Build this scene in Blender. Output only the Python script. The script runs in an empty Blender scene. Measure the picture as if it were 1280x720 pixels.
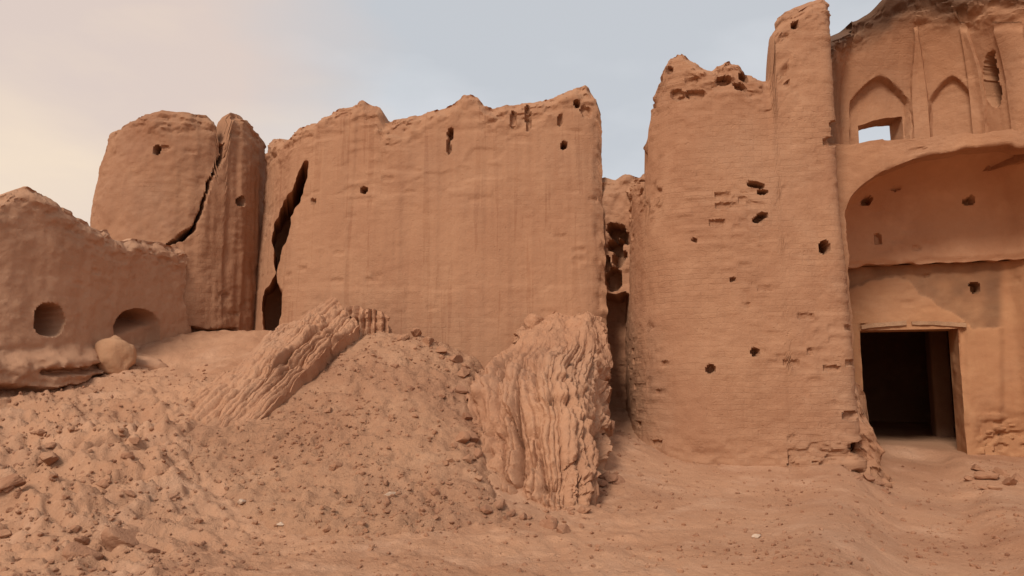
import bpy, math, random
import numpy as np
random.seed(7)
RNG = np.random.RandomState(11)
R = math.radians
sc = bpy.context.scene
col = sc.collection

# ------------------------------------------------------------------ camera model used to survey the site
F_PX, PITCH, EYE = 930.0, R(7.4), 1.6
CP, SP = math.cos(PITCH), math.sin(PITCH)

def at(px, py, Y):
    """point of the site seen at a pixel of the photograph, Y metres ahead"""
    dx, dy = (np.asarray(px, float) - 640) / F_PX, (360 - np.asarray(py, float)) / F_PX
    t = Y / (CP - dy * SP)
    return np.stack([dx * t, np.broadcast_to(Y, np.shape(dx)) * np.ones(np.shape(dx)), EYE + (SP + dy * CP) * t], -1)

def proj(P):
    x, y, z = P[..., 0], P[..., 1], P[..., 2] - EYE
    f = y * CP + z * SP
    f = np.where(f < .2, .2, f)
    return 640 + F_PX * x / f, 360 - F_PX * (z * CP - y * SP) / f

def plan(pts, py=430):
    return np.array([at(px, py, Y)[:2] for px, Y in pts])

# ------------------------------------------------------------------ noise
def _hash(ix, iy, iz, seed):
    h = (ix.astype(np.int64) * 374761393 + iy.astype(np.int64) * 668265263 + iz.astype(np.int64) * 2147483647 + seed * 974634777) & 0xFFFFFFFF
    h = ((h ^ (h >> 13)) * 1274126177) & 0xFFFFFFFF
    h = ((h ^ (h >> 16)) * 2246822519) & 0xFFFFFFFF
    return ((h ^ (h >> 15)) & 0xFFFFFF) / float(0xFFFFFF)

def noise(x, y, z=0.0, seed=0):
    x, y, z = np.broadcast_arrays(np.asarray(x, float), np.asarray(y, float), np.asarray(z, float))
    ix, iy, iz = np.floor(x), np.floor(y), np.floor(z)
    fx, fy, fz = x - ix, y - iy, z - iz
    fx, fy, fz = [f * f * f * (f * (f * 6 - 15) + 10) for f in (fx, fy, fz)]
    r = 0
    for a in (0, 1):
        wx = fx if a else 1 - fx
        for b in (0, 1):
            wy = fy if b else 1 - fy
            for c in (0, 1):
                wz = fz if c else 1 - fz
                r = r + wx * wy * wz * _hash(ix + a, iy + b, iz + c, seed)
    return r * 2 - 1

def fbm(x, y, z=0.0, o=4, seed=0, gain=.5):
    x, y, z = np.asarray(x, float), np.asarray(y, float), np.asarray(z, float)
    r, a, n = 0, 1.0, 0
    for k in range(o):
        r = r + a * noise(x + 17.3 * k, y - 9.1 * k, z + 5.7 * k, seed + k)
        n += a
        a *= gain
        x, y, z = x * 2.03, y * 2.03, z * 2.03
    return r / n

def sstep(a, b, x):
    t = np.clip((x - a) / (b - a), 0, 1)
    return t * t * (3 - 2 * t)

def seg_dist(x, y, pts):
    """distance to a polyline, and the parameter 0..1 along it"""
    best = np.full(np.shape(x), 1e9); par = np.zeros(np.shape(x))
    n = len(pts) - 1
    for k in range(n):
        (ax, ay), (bx, by) = pts[k], pts[k + 1]
        vx, vy = bx - ax, by - ay
        t = np.clip(((x - ax) * vx + (y - ay) * vy) / (vx * vx + vy * vy + 1e-9), 0, 1)
        d = np.hypot(x - ax - t * vx, y - ay - t * vy)
        m = d < best
        best = np.where(m, d, best); par = np.where(m, (k + t) / n, par)
    return best, par

def in_poly(x, y, poly):
    ins = np.zeros(np.shape(x), bool)
    n = len(poly)
    for k in range(n):
        (ax, ay), (bx, by) = poly[k], poly[(k + 1) % n]
        c = ((ay > y) != (by > y))
        xx = (bx - ax) * (y - ay) / (by - ay + 1e-12) + ax
        ins ^= c & (x < xx)
    return ins

# ------------------------------------------------------------------ mesh helpers
def mesh_obj(name, V, Fq, mat, parent=None, uv=None, stain_shade=None, sharp=48):
    me = bpy.data.meshes.new(name)
    V = np.asarray(V, np.float32); Fq = np.asarray(Fq, np.int32)
    me.vertices.add(len(V)); me.vertices.foreach_set('co', V.ravel())
    k = Fq.shape[1]
    me.loops.add(Fq.size); me.loops.foreach_set('vertex_index', Fq.ravel())
    me.polygons.add(len(Fq)); me.polygons.foreach_set('loop_start', np.arange(0, Fq.size, k, dtype=np.int32))
    me.polygons.foreach_set('use_smooth', np.ones(len(Fq), bool))
    if uv is not None:
        l = me.uv_layers.new(name='UVMap')
        l.data.foreach_set('uv', np.asarray(uv, np.float32)[Fq.ravel()].ravel())
    if stain_shade is not None:
        a = me.attributes.new('soot_shade', 'FLOAT', 'POINT')
        a.data.foreach_set('value', np.asarray(stain_shade, np.float32))
    me.update(calc_edges=True); me.validate()
    if sharp: me.set_sharp_from_angle(angle=R(sharp))
    me.materials.append(mat)
    o = bpy.data.objects.new(name, me); col.objects.link(o)
    if parent is not None:
        o.parent = parent
        o.location = -np.array(parent.location) if parent.parent is None else (0, 0, 0)
    return o

def tag(o, label=None, cat=None, group=None, kind=None):
    if label: o['label'] = label
    if cat: o['category'] = cat
    if group: o['group'] = group
    if kind: o['kind'] = kind
    return o

def thing(name, label, cat, loc=(0, 0, 0), group=None):
    o = bpy.data.objects.new(name, None); col.objects.link(o)
    o.location = [float(c) for c in loc]; o.empty_display_size = .3
    return tag(o, label, cat, group, 'thing')

def sheet(name, Fr, Bk, mat, parent=None, mask=None, K=6, closed=False, uv=None, stain_shade=None, jit=.05, sharp=48):
    """a wall: front grid Fr[i,j], back grid Bk[i,j], solid where mask; its rims and openings are closed through the thickness"""
    ni, nj = Fr.shape[:2]
    nq = ni if closed else ni - 1
    if mask is None: mask = np.ones((nq, nj - 1), bool)
    I, J = np.nonzero(mask)
    I2 = (I + 1) % ni
    N = ni * nj
    f = np.stack([I * nj + J, I2 * nj + J, I2 * nj + J + 1, I * nj + J + 1], 1)
    faces = [f, f[:, ::-1] + N]
    V = [Fr.reshape(-1, 3), Bk.reshape(-1, 3)]
    if uv is None:
        uv = np.zeros((ni, nj, 2)); uv[..., 0] = np.cumsum(np.r_[0, np.hypot(*np.diff(Fr[:, 0, :2], axis=0).T)])[:, None]; uv[..., 1] = Fr[..., 2]
    UV = [uv.reshape(-1, 2), uv.reshape(-1, 2)]
    if stain_shade is None: stain_shade = np.zeros((ni, nj))
    ST = [stain_shade.ravel(), stain_shade.ravel() * 0]
    # rim edges
    edges = []
    pad = np.zeros((nq + 2, nj + 1), bool); pad[1:-1, 1:-1] = mask
    if closed: pad[0, 1:-1] = mask[-1]; pad[-1, 1:-1] = mask[0]
    m = pad[1:-1, 1:-1]
    for (di, dj, a, b) in ((-1, 0, (0, 1), (0, 0)), (1, 0, (1, 0), (1, 1)), (0, -1, (0, 0), (1, 0)), (0, 1, (1, 1), (0, 1))):
        nb = pad[1 + di:nq + 1 + di, 1 + dj:nj + dj]
        i, j = np.nonzero(m & ~nb)
        edges.append(np.stack([((i + a[0]) % ni) * nj + j + a[1], ((i + b[0]) % ni) * nj + j + b[1]], 1))
    E = np.concatenate(edges)
    ids = np.unique(E); loc = {v: q for q, v in enumerate(ids)}
    a = np.array([loc[v] for v in E[:, 0]]); b = np.array([loc[v] for v in E[:, 1]])
    base = 2 * N; n = len(ids)
    chain = [ids]
    for k in range(1, K):
        t = k / K
        P = V[0][ids] * (1 - t) + V[1][ids] * t
        s = jit * math.sin(math.pi * t) ** .5
        P = P + s * np.stack([fbm(P[:, 0] * 4, P[:, 1] * 4, P[:, 2] * 4, 3, 31), fbm(P[:, 0] * 4, P[:, 1] * 4, P[:, 2] * 4, 3, 47), fbm(P[:, 0] * 4, P[:, 1] * 4, P[:, 2] * 4, 3, 59) + .5], 1)
        V.append(P); UV.append(UV[0][ids] + [t * .6, t * .35]); ST.append(ST[0][ids])
        chain.append(base + (k - 1) * n + np.arange(n))
    chain.append(ids + N)
    for k in range(K):
        faces.append(np.stack([chain[k][a], chain[k + 1][a], chain[k + 1][b], chain[k][b]], 1)[:, ::-1])
    V, faces = np.concatenate(V), np.concatenate(faces)
    used = np.zeros(len(V), bool); used[faces.ravel()] = True
    re = np.cumsum(used) - 1
    return mesh_obj(name, V[used], re[faces], mat, parent, np.concatenate(UV)[used], np.concatenate(ST)[used], sharp)

def resample(pts, step, rnd=0.0, closed=False):
    pts = np.asarray(pts, float)
    if closed: pts = np.vstack([pts, pts[:1]])
    s = np.r_[0, np.cumsum(np.hypot(*np.diff(pts, axis=0).T))]
    n = max(3, int(s[-1] / step))
    u = np.linspace(0, s[-1], n + 1)
    if closed: u = u[:-1]
    out = np.stack([np.interp(u, s, pts[:, 0]), np.interp(u, s, pts[:, 1])], 1)
    if rnd:
        w = max(1, int(rnd / step))
        for _ in range(2):
            p = np.concatenate([np.repeat(out[:1], w, 0), out, np.repeat(out[-1:], w, 0)]) if not closed else np.concatenate([out[-w:], out, out[:w]])
            c = np.cumsum(np.vstack([np.zeros((1, 2)), p]), 0)
            m = (c[2 * w + 1:] - c[:-2 * w - 1]) / (2 * w + 1)
            if not closed: m[0], m[-1] = out[0], out[-1]
            out = m
    return out, u

def normals(path, closed=False):
    d = (np.roll(path, -1, 0) - np.roll(path, 1, 0)) if closed else np.gradient(path, axis=0)
    d /= np.linalg.norm(d, axis=1)[:, None] + 1e-9
    return np.stack([d[:, 1], -d[:, 0]], 1)          # outward: right of a path running left to right = towards the viewer

def top_z(path, prof, off=0.0):
    prof = np.array(prof, float)
    z = np.full(len(path), 7.0)
    for _ in range(8):
        px, _p = proj(np.stack([path[:, 0], path[:, 1], z], 1))
        py = np.interp(px, prof[:, 0], prof[:, 1])
        z = at(px, py, path[:, 1])[:, 2]
    return z + off

def weather(P, u, amp=1.0, brick=1.0, runnel=0.0, seed=0):
    """erosion of a mud brick face: swelling, pitting, runnels, bricks standing proud or washed back"""
    x, y, z = P[..., 0], P[..., 1], P[..., 2]
    d = amp * (.075 * fbm(x * .7, y * .7, z * .7, 3, seed) + .03 * fbm(x * 2.6, y * 2.6, z * 2.6, 3, seed + 3) + .020 * fbm(x * 8, y * 8, z * 9, 3, seed + 5))
    row = np.floor(z / .095)
    c = np.floor((u + (row % 2) * .12 + .03 * noise(row * 3.1, 0, 0, seed)) / .24)
    r = _hash(c, row, c * 0, seed + 77)
    keep = sstep(-.15, .3, fbm(x * .9, y * .9, z * .9, 3, seed + 21))
    d = d + brick * (.014 * (r - .5) * (.35 + keep) - .05 * (r > .965) * keep)
    if runnel:
        rr = fbm(u * 5.5, z * .28, 0, 4, seed + 9)
        d = d + runnel * (.05 * rr - .04 * sstep(.25, .6, fbm(u * 3.5, z * .22 + 3, 0, 3, seed + 14)))
    return d

def pits(px, py, holes, depth_scale=1.0):
    """sockets in a face: (px, py, rx, ry, depth[, slant])"""
    d = np.zeros(np.shape(px))
    wx, wy = fbm(px * .11, py * .11, 1.3, 3, 91), fbm(px * .11, py * .11, 7.7, 3, 92)
    for h in holes:
        cx, cy, rx, ry, dep = h[:5]
        sl = h[5] if len(h) > 5 else 0
        X, Yy = px - cx + (min(.55 * rx, 3.2) if rx < 15 else 1.0) * wx, py - cy + (min(.55 * ry, 3.2) if rx < 15 else 1.0) * wy
        X, Yy = X * math.cos(sl) + Yy * math.sin(sl), -X * math.sin(sl) + Yy * math.cos(sl)
        e = (np.abs(X) / rx) ** 2.4 + (np.abs(Yy) / ry) ** 2.4
        e = e * (1 + (.22 if rx < 15 else .08) * noise(px * .16, py * .11, cx, 5))
        d = np.maximum(d, dep * (1 - (sstep(.88, 1.1, e) if rx < 15 else sstep(.78, 1.18, e))))
    return d * depth_scale

def wall(name, pathpts, prof, mat, parent, zbase, thick, step=.03, rnd=.1, batter=.0, feat=None, amp=1, brick=1, runnel=0, seed=0,
         ref=430, closed=False, path=None, ragged=.07, round_top=.28, maskf=None, stain_shade_f=None, lean=None, K=6, zpow=1.0, push=None, snap=None, topadj=None):
    if path is None: path = plan(pathpts, ref)
    path, u = resample(path, step, rnd, closed)
    n = normals(path, closed)
    tz = top_z(path, prof)
    if topadj is not None: tz = tz + topadj(path)
    tz = tz + ragged * (fbm(u * 2.2, seed, 0, 4, seed + 40) + .6 * np.round(2 * fbm(u * 4.5, seed + 4, 0, 2, seed + 41)) / 2 * .8)
    nj = int((np.max(tz) - zbase) / step) + 2
    t = np.linspace(0, 1, nj)[None, :] ** zpow
    Z = zbase + (tz - zbase)[:, None] * t
    H = tz[:, None] - Z                                    # distance below the broken top
    Fr = np.zeros((len(path), nj, 3)); Bk = Fr.copy()
    off = batter * sstep(0, 1, 1 - (Z - zbase) / (tz.mean() - zbase + .01))
    if lean is not None: off = off + lean(path, Z, u)
    Fr[..., :2] = path[:, None, :] + n[:, None, :] * off[..., None]
    Fr[..., 2] = Z
    U = np.broadcast_to(u[:, None], Z.shape)
    d = weather(Fr, U, amp, brick, runnel, seed)
    d = d - round_top * .5 * (1 - sstep(0, round_top, H)) ** 2
    rough = 1 - sstep(.1, .75, H + .3 * fbm(U * 1.3, Z * 1.3, 0, 2, seed + 50))
    d = d + rough * .09 * (np.round(2.5 * fbm(U * 4, Z * 7, 0, 2, seed + 51)) / 2.5)
    px, py = proj(Fr)
    if snap is not None:
        s0 = snap(px, py); gx, gy = snap(px + .5, py) - s0, snap(px, py + .5) - s0
        g2 = gx * gx + gy * gy + 1e-6
        m = (s0 > -.15) & (s0 < 2.2)
        sx_, sy_ = np.where(m, -s0 * gx * .5 / g2, 0), np.where(m, -s0 * gy * .5 / g2, 0)
        tn = np.stack([-n[:, 1], n[:, 0]], 1)
        du = np.clip(sx_ * Fr[..., 1] / F_PX / np.maximum(np.abs(tn[:, 0]), .35)[:, None], -.06, .06)
        Fr[..., :2] += tn[:, None, :] * du[..., None]
        px, py = None, None
        Fr[..., 2] -= np.clip(sy_ * Fr[..., 1] / F_PX, -.06, .06)
    if px is None: px, py = proj(Fr)
    if feat is not None: d = d + feat(px, py, U, Z, H)
    Fr[..., :2] += n[:, None, :] * d[..., None]
    if push is not None: Fr += push(px, py)
    th = thick if np.isscalar(thick) else np.asarray(thick)
    Bk[..., :2] = path[:, None, :] - n[:, None, :] * (th - off * 0 - round_top * .4 * (1 - sstep(0, round_top, H)) ** 2)[..., None] if np.isscalar(thick) else 0
    Bk[..., :2] += n[:, None, :] * (.06 * fbm(U * 1.1, Z * 1.1, 4, 3, seed + 60))[..., None]
    Bk[..., 2] = Z - .12 * (1 - sstep(0, .6, H))
    mask = maskf(px, py) if maskf else None
    uv = np.stack([U, Z], -1)
    st = stain_shade_f(px, py, U, Z) if stain_shade_f else None
    o = sheet(name, Fr, Bk, mat, parent, mask, K, closed, uv, st)
    return o

# ------------------------------------------------------------------ materials
def new_mat(name):
    m = bpy.data.materials.new(name); m.use_nodes = True
    nt = m.node_tree; nt.nodes.clear()
    return m, nt, nt.nodes, nt.links

def mud(name, base, dark, light, brick=.5, streak=.0, bump=.5, speck=.3, soot_shade=True, crack=.6, pitted=1.0):
    m, nt, N, L = new_mat(name)
    out = N.new('ShaderNodeOutputMaterial'); bs = N.new('ShaderNodeBsdfPrincipled'); L.new(bs.outputs[0], out.inputs[0])
    bs.inputs['Roughness'].default_value = .95; bs.inputs['Specular IOR Level'].default_value = .12
    tc = N.new('ShaderNodeTexCoord'); geo = N.new('ShaderNodeNewGeometry')
    def nz(scale, detail, vec=None, rough=.6):
        n = N.new('ShaderNodeTexNoise'); n.inputs['Scale'].default_value = scale; n.inputs['Detail'].default_value = detail; n.inputs['Roughness'].default_value = rough
        L.new(vec if vec else geo.outputs['Position'], n.inputs['Vector']); return n.outputs['Fac']
    def ramp(fac, a, b, ca=(0, 0, 0, 1), cb=(1, 1, 1, 1)):
        r = N.new('ShaderNodeValToRGB'); r.color_ramp.elements[0].position = a; r.color_ramp.elements[1].position = b
        r.color_ramp.elements[0].color = ca; r.color_ramp.elements[1].color = cb; L.new(fac, r.inputs[0]); return r.outputs[0]
    def mix(a, b, fac, mode='MIX', f=1.0):
        x = N.new('ShaderNodeMix'); x.data_type = 'RGBA'; x.blend_type = mode
        for v, s in ((a, 6), (b, 7)):
            if isinstance(v, tuple): x.inputs[s].default_value = (*v, 1)
            else: L.new(v, x.inputs[s])
        if isinstance(fac, float): x.inputs[0].default_value = fac
        elif f != 1.0:
            q = N.new('ShaderNodeMath'); q.operation = 'MULTIPLY'; q.inputs[1].default_value = f; L.new(fac, q.inputs[0]); L.new(q.outputs[0], x.inputs[0])
        else: L.new(fac, x.inputs[0])
        return x.outputs[2]
    c = mix(base, dark, ramp(nz(.55, 5), .42, .68))
    c = mix(c, light, ramp(nz(1.3, 6), .52, .72), f=.8)
    c = mix(c, tuple(.55 * b_ + .45 * g_ for b_, g_ in zip(base, (.40, .29, .215))), ramp(nz(.42, 6), .5, .75), f=.42)
    c = mix(c, dark, ramp(nz(9, 5), .55, .75), f=.35)
    c = mix(c, light, ramp(nz(28, 3), .58, .7), f=speck)
    hs = None
    if brick:
        w = N.new('ShaderNodeVectorMath'); w.operation = 'ADD'
        nn = N.new('ShaderNodeTexNoise'); nn.inputs['Scale'].default_value = 3; L.new(tc.outputs['UV'], nn.inputs['Vector'])
        sv = N.new('ShaderNodeVectorMath'); sv.operation = 'SCALE'; sv.inputs['Scale'].default_value = .11; L.new(nn.outputs['Color'], sv.inputs[0])
        L.new(tc.outputs['UV'], w.inputs[0]); L.new(sv.outputs[0], w.inputs[1])
        b = N.new('ShaderNodeTexBrick'); L.new(w.outputs[0], b.inputs['Vector'])
        b.inputs['Scale'].default_value = 1; b.inputs['Brick Width'].default_value = .24; b.inputs['Row Height'].default_value = .095
        b.inputs['Mortar Size'].default_value = .011; b.inputs['Mortar Smooth'].default_value = .6
        b.inputs['Color1'].default_value = (1, 1, 1, 1); b.inputs['Color2'].default_value = (.72, .72, .72, 1); b.inputs['Mortar'].default_value = (.55, .55, .55, 1)
        vis = ramp(nz(.8, 4), .38, .62)
        c = mix(c, b.outputs['Color'], vis, 'MULTIPLY', .32 * brick)
        mm = N.new('ShaderNodeMath'); mm.operation = 'MULTIPLY'; L.new(b.outputs['Fac'], mm.inputs[0]); L.new(vis, mm.inputs[1]); hs = mm.outputs[0]
    if streak:
        mp = N.new('ShaderNodeMapping'); mp.inputs['Scale'].default_value = (5.0, .22, 1); L.new(tc.outputs['UV'], mp.inputs['Vector'])
        s = nz(1.0, 5, mp.outputs[0])
        c = mix(c, dark, ramp(s, .5, .72), f=.55 * streak)
        c = mix(c, light, ramp(s, .42, .25), f=.4 * streak)
    if soot_shade:
        at_ = N.new('ShaderNodeAttribute'); at_.attribute_name = 'soot_shade'
        c = mix(c, (.07, .042, .03), at_.outputs['Fac'])  # dark tone for soot, bare mud and painted shade alike
    vc = N.new('ShaderNodeTexVoronoi'); vc.feature = 'DISTANCE_TO_EDGE'; vc.inputs['Scale'].default_value = 2.6
    wv = N.new('ShaderNodeVectorMath'); wv.operation = 'ADD'
    wn_ = N.new('ShaderNodeTexNoise'); wn_.inputs['Scale'].default_value = 4; wn_.inputs['Detail'].default_value = 4; L.new(geo.outputs['Position'], wn_.inputs['Vector'])
    wsc = N.new('ShaderNodeVectorMath'); wsc.operation = 'SCALE'; wsc.inputs['Scale'].default_value = .5; L.new(wn_.outputs['Color'], wsc.inputs[0])
    L.new(geo.outputs['Position'], wv.inputs[0]); L.new(wsc.outputs[0], wv.inputs[1]); L.new(wv.outputs[0], vc.inputs['Vector'])
    crk = N.new('ShaderNodeMath'); crk.operation = 'MULTIPLY'; L.new(ramp(vc.outputs['Distance'], 0.0, .03, (1, 1, 1, 1), (0, 0, 0, 1)), crk.inputs[0]); L.new(ramp(nz(.9, 4), .5, .62), crk.inputs[1])
    pv = N.new('ShaderNodeTexVoronoi'); pv.inputs['Scale'].default_value = 11; L.new(wv.outputs[0], pv.inputs['Vector'])
    pit = N.new('ShaderNodeMath'); pit.operation = 'MULTIPLY'; L.new(ramp(pv.outputs['Distance'], .12, .26, (1, 1, 1, 1), (0, 0, 0, 1)), pit.inputs[0]); L.new(ramp(nz(2.1, 4), .52, .62), pit.inputs[1])
    L.new(c, bs.inputs['Base Color'])
    h = N.new('ShaderNodeMath'); h.operation = 'MULTIPLY_ADD'; L.new(nz(22, 6, rough=.7), h.inputs[0]); h.inputs[1].default_value = .03; 
    h2 = N.new('ShaderNodeMath'); h2.operation = 'MULTIPLY'; L.new(nz(70, 3), h2.inputs[0]); h2.inputs[1].default_value = .008; L.new(h2.outputs[0], h.inputs[2])
    hh = h.outputs[0]
    if hs is not None:
        q = N.new('ShaderNodeMath'); q.operation = 'MULTIPLY_ADD'; L.new(hs, q.inputs[0]); q.inputs[1].default_value = -.009 * brick; L.new(hh, q.inputs[2]); hh = q.outputs[0]
    for sig, amt in ((crk.outputs[0], -.012 * crack), (pit.outputs[0], -.016 * pitted)):
        if amt:
            q = N.new('ShaderNodeMath'); q.operation = 'MULTIPLY_ADD'; L.new(sig, q.inputs[0]); q.inputs[1].default_value = amt; L.new(hh, q.inputs[2]); hh = q.outputs[0]
    bp = N.new('ShaderNodeBump'); bp.inputs['Strength'].default_value = bump; bp.inputs['Distance'].default_value = 1.0
    L.new(hh, bp.inputs['Height']); L.new(bp.outputs[0], bs.inputs['Normal'])
    return m

M_MAIN = mud('mud_plaster_wall', (.365, .186, .104), (.285, .128, .07), (.42, .226, .13), .5, 1.0, .5)
M_BAST = mud('mud_brick_bastion', (.375, .193, .108), (.31, .147, .081), (.43, .232, .134), .7, .3, .55)
M_TOWER = mud('tower_mud', (.335, .168, .094), (.27, .124, .069), (.385, .203, .117), .6, .35, .55)
M_TAN_T = mud('tower_slab_mud', (.335, .17, .095), (.275, .128, .071), (.385, .205, .118), .5, .3, .5)
M_LOW = mud('low_wall_mud', (.44, .24, .143), (.37, .19, .108), (.49, .28, .172), .0, .25, .5)
M_GATE = mud('gatehouse_plaster', (.40, .20, .107), (.32, .15, .078), (.45, .24, .135), .45, .25, .45)
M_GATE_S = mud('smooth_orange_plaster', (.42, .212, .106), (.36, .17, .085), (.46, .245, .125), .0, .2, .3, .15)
M_RED = mud('red_brown_plaster', (.53, .285, .16), (.43, .215, .118), (.58, .325, .19), .15, .1, .35, .15)
M_ROOM = mud('shade_tinted_passage', (.24, .125, .075), (.18, .09, .055), (.28, .15, .095), .2, .0, .4)  # mud darkened so the room's deep shade is painted into it
M_SOIL = mud('rubble_soil', (.49, .262, .152), (.38, .188, .105), (.56, .325, .205), .0, .0, 1.0, .45, False)
M_MOUND = mud('mound_soil', (.445, .235, .135), (.35, .17, .096), (.51, .285, .17), .0, .0, 1.3, .55, False)
M_FLUTE = mud('slumped_mud', (.46, .24, .138), (.38, .186, .105), (.50, .275, .163), .0, .0, .9, .4, False)
M_CLOD = mud('clod_mud', (.37, .185, .105), (.28, .13, .075), (.44, .24, .14), .0, .0, .8, .4, False)
M_PALE = mud('pale_stone', (.55, .40, .29), (.45, .31, .22), (.62, .47, .35), .0, .0, .5, .4, False)
M_TAN = mud('tan_lump_mud', (.45, .25, .14), (.38, .2, .11), (.5, .29, .17), .0, .0, .5, .3, False)
M_WOOD = mud('weathered_wood', (.40, .235, .135), (.27, .145, .08), (.48, .30, .185), .0, .0, .4, .3, False)

# ------------------------------------------------------------------ the terrain
CTRL = [(0, 720, 6.5), (200, 720, 6.5), (420, 720, 6.5), (640, 720, 6.5), (860, 720, 6.5), (1080, 720, 6.5), (1280, 720, 6.4),
        (0, 655, 7.7), (0, 600, 9.0), (120, 620, 8.6), (0, 545, 10.6), (0, 500, 11.9), (-150, 520, 10.8), (-150, 640, 8), (90, 490, 12.6), (150, 465, 13.6), (215, 420, 15.5),
        (330, 412, 16.0), (290, 415, 15.7), (225, 470, 13.3), (170, 530, 11), (280, 450, 14.2),
        (400, 432, 13.6), (450, 426, 13.4), (510, 426, 13.3), (548, 442, 12.9), (588, 495, 12.0), (583, 560, 10.35), (580, 610, 9.3), (605, 610, 9.5), (520, 640, 8.8), (440, 650, 8.5),
        (360, 645, 8.6), (290, 610, 9.3), (240, 560, 10.3), (480, 520, 10.9), (400, 520, 11.1), (330, 530, 11.0), (548, 530, 10.8), (480, 580, 9.75), (340, 440, 14.2), (300, 490, 12.4),
        (620, 640, 8.9), (700, 650, 8.8), (680, 600, 10.4), (780, 545, 13.3), (790, 600, 10.9), (830, 565, 12.8), (880, 578, 12.4), (1000, 584, 12.15), (1080, 592, 12.0),
        (1000, 640, 9.4), (850, 650, 9.0), (1130, 562, 14.4), (1120, 600, 12.0), (1130, 650, 9.0), (1180, 575, 13.5), (1240, 590, 12.9), (1280, 610, 12.0), (1280, 660, 8.8)]
pts3 = [tuple(at(*c)) for c in CTRL]
pts3 += [(0, 0, 0), (-8, 0, .1), (8, 0, -.1), (0, -10, 0), (-16, 8, .8), (16, 8, .2), (1.0, 15.5, 1.3), (-3, 17, 1.8), (-8, 21, 2.2), (2, 20, 1.2), (8, 19, .5), (7.5, 17, .42), (14, 15, .5), (-14, 15, 1.6), (-18, 20, 1.8), (3, 14.6, 1.0), (2.1, 14.0, .8), (-10, -6, .1), (10, -6, 0)]
pts3 = np.array(pts3)
_A = np.sqrt(((pts3[:, None, :2] - pts3[None, :, :2]) ** 2).sum(-1) + .8 ** 2) + np.eye(len(pts3)) * -.02
_W = np.linalg.solve(_A, pts3[:, 2] - .6)

def terrain(x, y):
    sh = np.shape(x); x, y = np.ravel(x), np.ravel(y)
    z = np.empty(len(x))
    for k in range(0, len(x), 20000):
        s = slice(k, k + 20000)
        r = np.sqrt((x[s, None] - pts3[None, :, 0]) ** 2 + (y[s, None] - pts3[None, :, 1]) ** 2 + .8 ** 2)
        z[s] = .6 + r @ _W
    r = np.hypot(x, y - 8)
    w = sstep(14, 26, r)
    z = z * (1 - w) + .4 * w
    return z.reshape(sh)

def relief(x, y):
    px, py = proj(np.stack([x, y, np.zeros_like(x) + .3], -1))
    left = (1 - sstep(120, 420, px)) * sstep(5, 8, y) * (1 - .75 * sstep(11.5, 14, y)) * (1 - sstep(17, 20, y))
    right = sstep(760, 900, px)
    rough = 1 - .62 * right
    d = rough * (.06 * fbm(x * .8, y * .8, 0, 3, 101) + .045 * fbm(x * 2.3, y * 2.3, 0, 3, 104) + .03 * fbm(x * 7, y * 7, 0, 4, 108))
    rid = 1 - np.abs(fbm(x * 1.1 + .25 * y, y * 2.0, 0, 4, 120)) * 2.2
    d = d + left * (.19 * (rid - .45) + .04 * np.abs(fbm(x * 13, y * 13, 0, 3, 129)) - .09 * sstep(.2, .45, fbm(x * 3.5, y * 5, 4, 3, 131)) + .10 * np.abs(fbm(x * 3.2, y * 4.2, 2, 3, 125)) * 2 + .05 * fbm(x * 9, y * 9, 0, 3, 127))
    tr = np.array([at(*q)[:2] for q in ((1140, 560, 14.4), (1150, 590, 12.4), (1165, 630, 10.0), (1200, 700, 7.2), (1230, 760, 5.5))])
    dt, _ = seg_dist(x, y, tr)
    dt = dt + .18 * fbm(x * 1.3, y * 1.3, 0, 3, 133)
    d = d - .20 * (1 - sstep(.35, .95, dt)) + .10 * np.exp(-((dt - 1.15) / .35) ** 2) * (x < 5.2)
    a0, a1 = at(440, 395, 14.0)[:2], at(210, 575, 10.2)[:2]
    ax = (a1 - a0) / np.linalg.norm(a1 - a0)
    al, ac = (x - a0[0]) * ax[0] + (y - a0[1]) * ax[1], -(x - a0[0]) * ax[1] + (y - a0[1]) * ax[0]
    zone = sstep(1.8, 3.2, al) * (1 - sstep(5.0, 6.2, al)) * (1 - sstep(.8, 1.5, np.abs(ac)))
    gg = ac * 3.2 + .5 * fbm(al * .8, ac * 1.5, 0, 3, 137)
    d = d + zone * (.10 * (.5 - (np.abs(gg - np.round(gg)) * 2) ** 2) * (.4 + sstep(-.2, .3, fbm(al * 1.5, ac * 2, 3, 3, 138))) + .05 * fbm(x * 6, y * 6, 2, 3, 139))
    far = 1 - sstep(20, 40, np.hypot(x, y))
    return d * far

mound_px = [(606, 470, 12.6), (606, 520, 11.4), (618, 580, 10.2), (640, 650, 8.7), (500, 672, 8.1), (400, 675, 8.0), (310, 650, 8.4), (250, 600, 9.4), (215, 560, 10.3), (250, 500, 12.2), (320, 450, 13.9),
            (380, 430, 14.4), (460, 424, 14.5), (570, 430, 14.5), (606, 445, 14.0)]
mound_poly = [tuple(at(*c)[:2]) for c in mound_px]
mp = np.array(mound_poly + mound_poly[:1])

def mound_in(x, y):
    d, _ = seg_dist(x, y, mp)
    s = np.where(in_poly(x, y, mound_poly), d, -d)
    return s + .16 * fbm(x * 1.7, y * 1.7, 0, 3, 140)

def mound_h(x, y, s):
    h = terrain(x, y)
    crag = .06 * fbm(x * 1.6, y * 1.6, 0, 3, 150) + .09 * np.abs(fbm(x * 4.2, y * 4.2, 0, 3, 154)) + .05 * fbm(x * 8, y * 8, 0, 4, 158) - .05 * sstep(.25, .5, fbm(x * 6, y * 6, 3, 3, 162)) + .02 * np.round(2 * fbm(x * 6, y * 6, 1, 2, 160)) / 2
    return h + .05 + crag - .5 * (1 - sstep(-.35, .30, s)) ** 1.5

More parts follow.
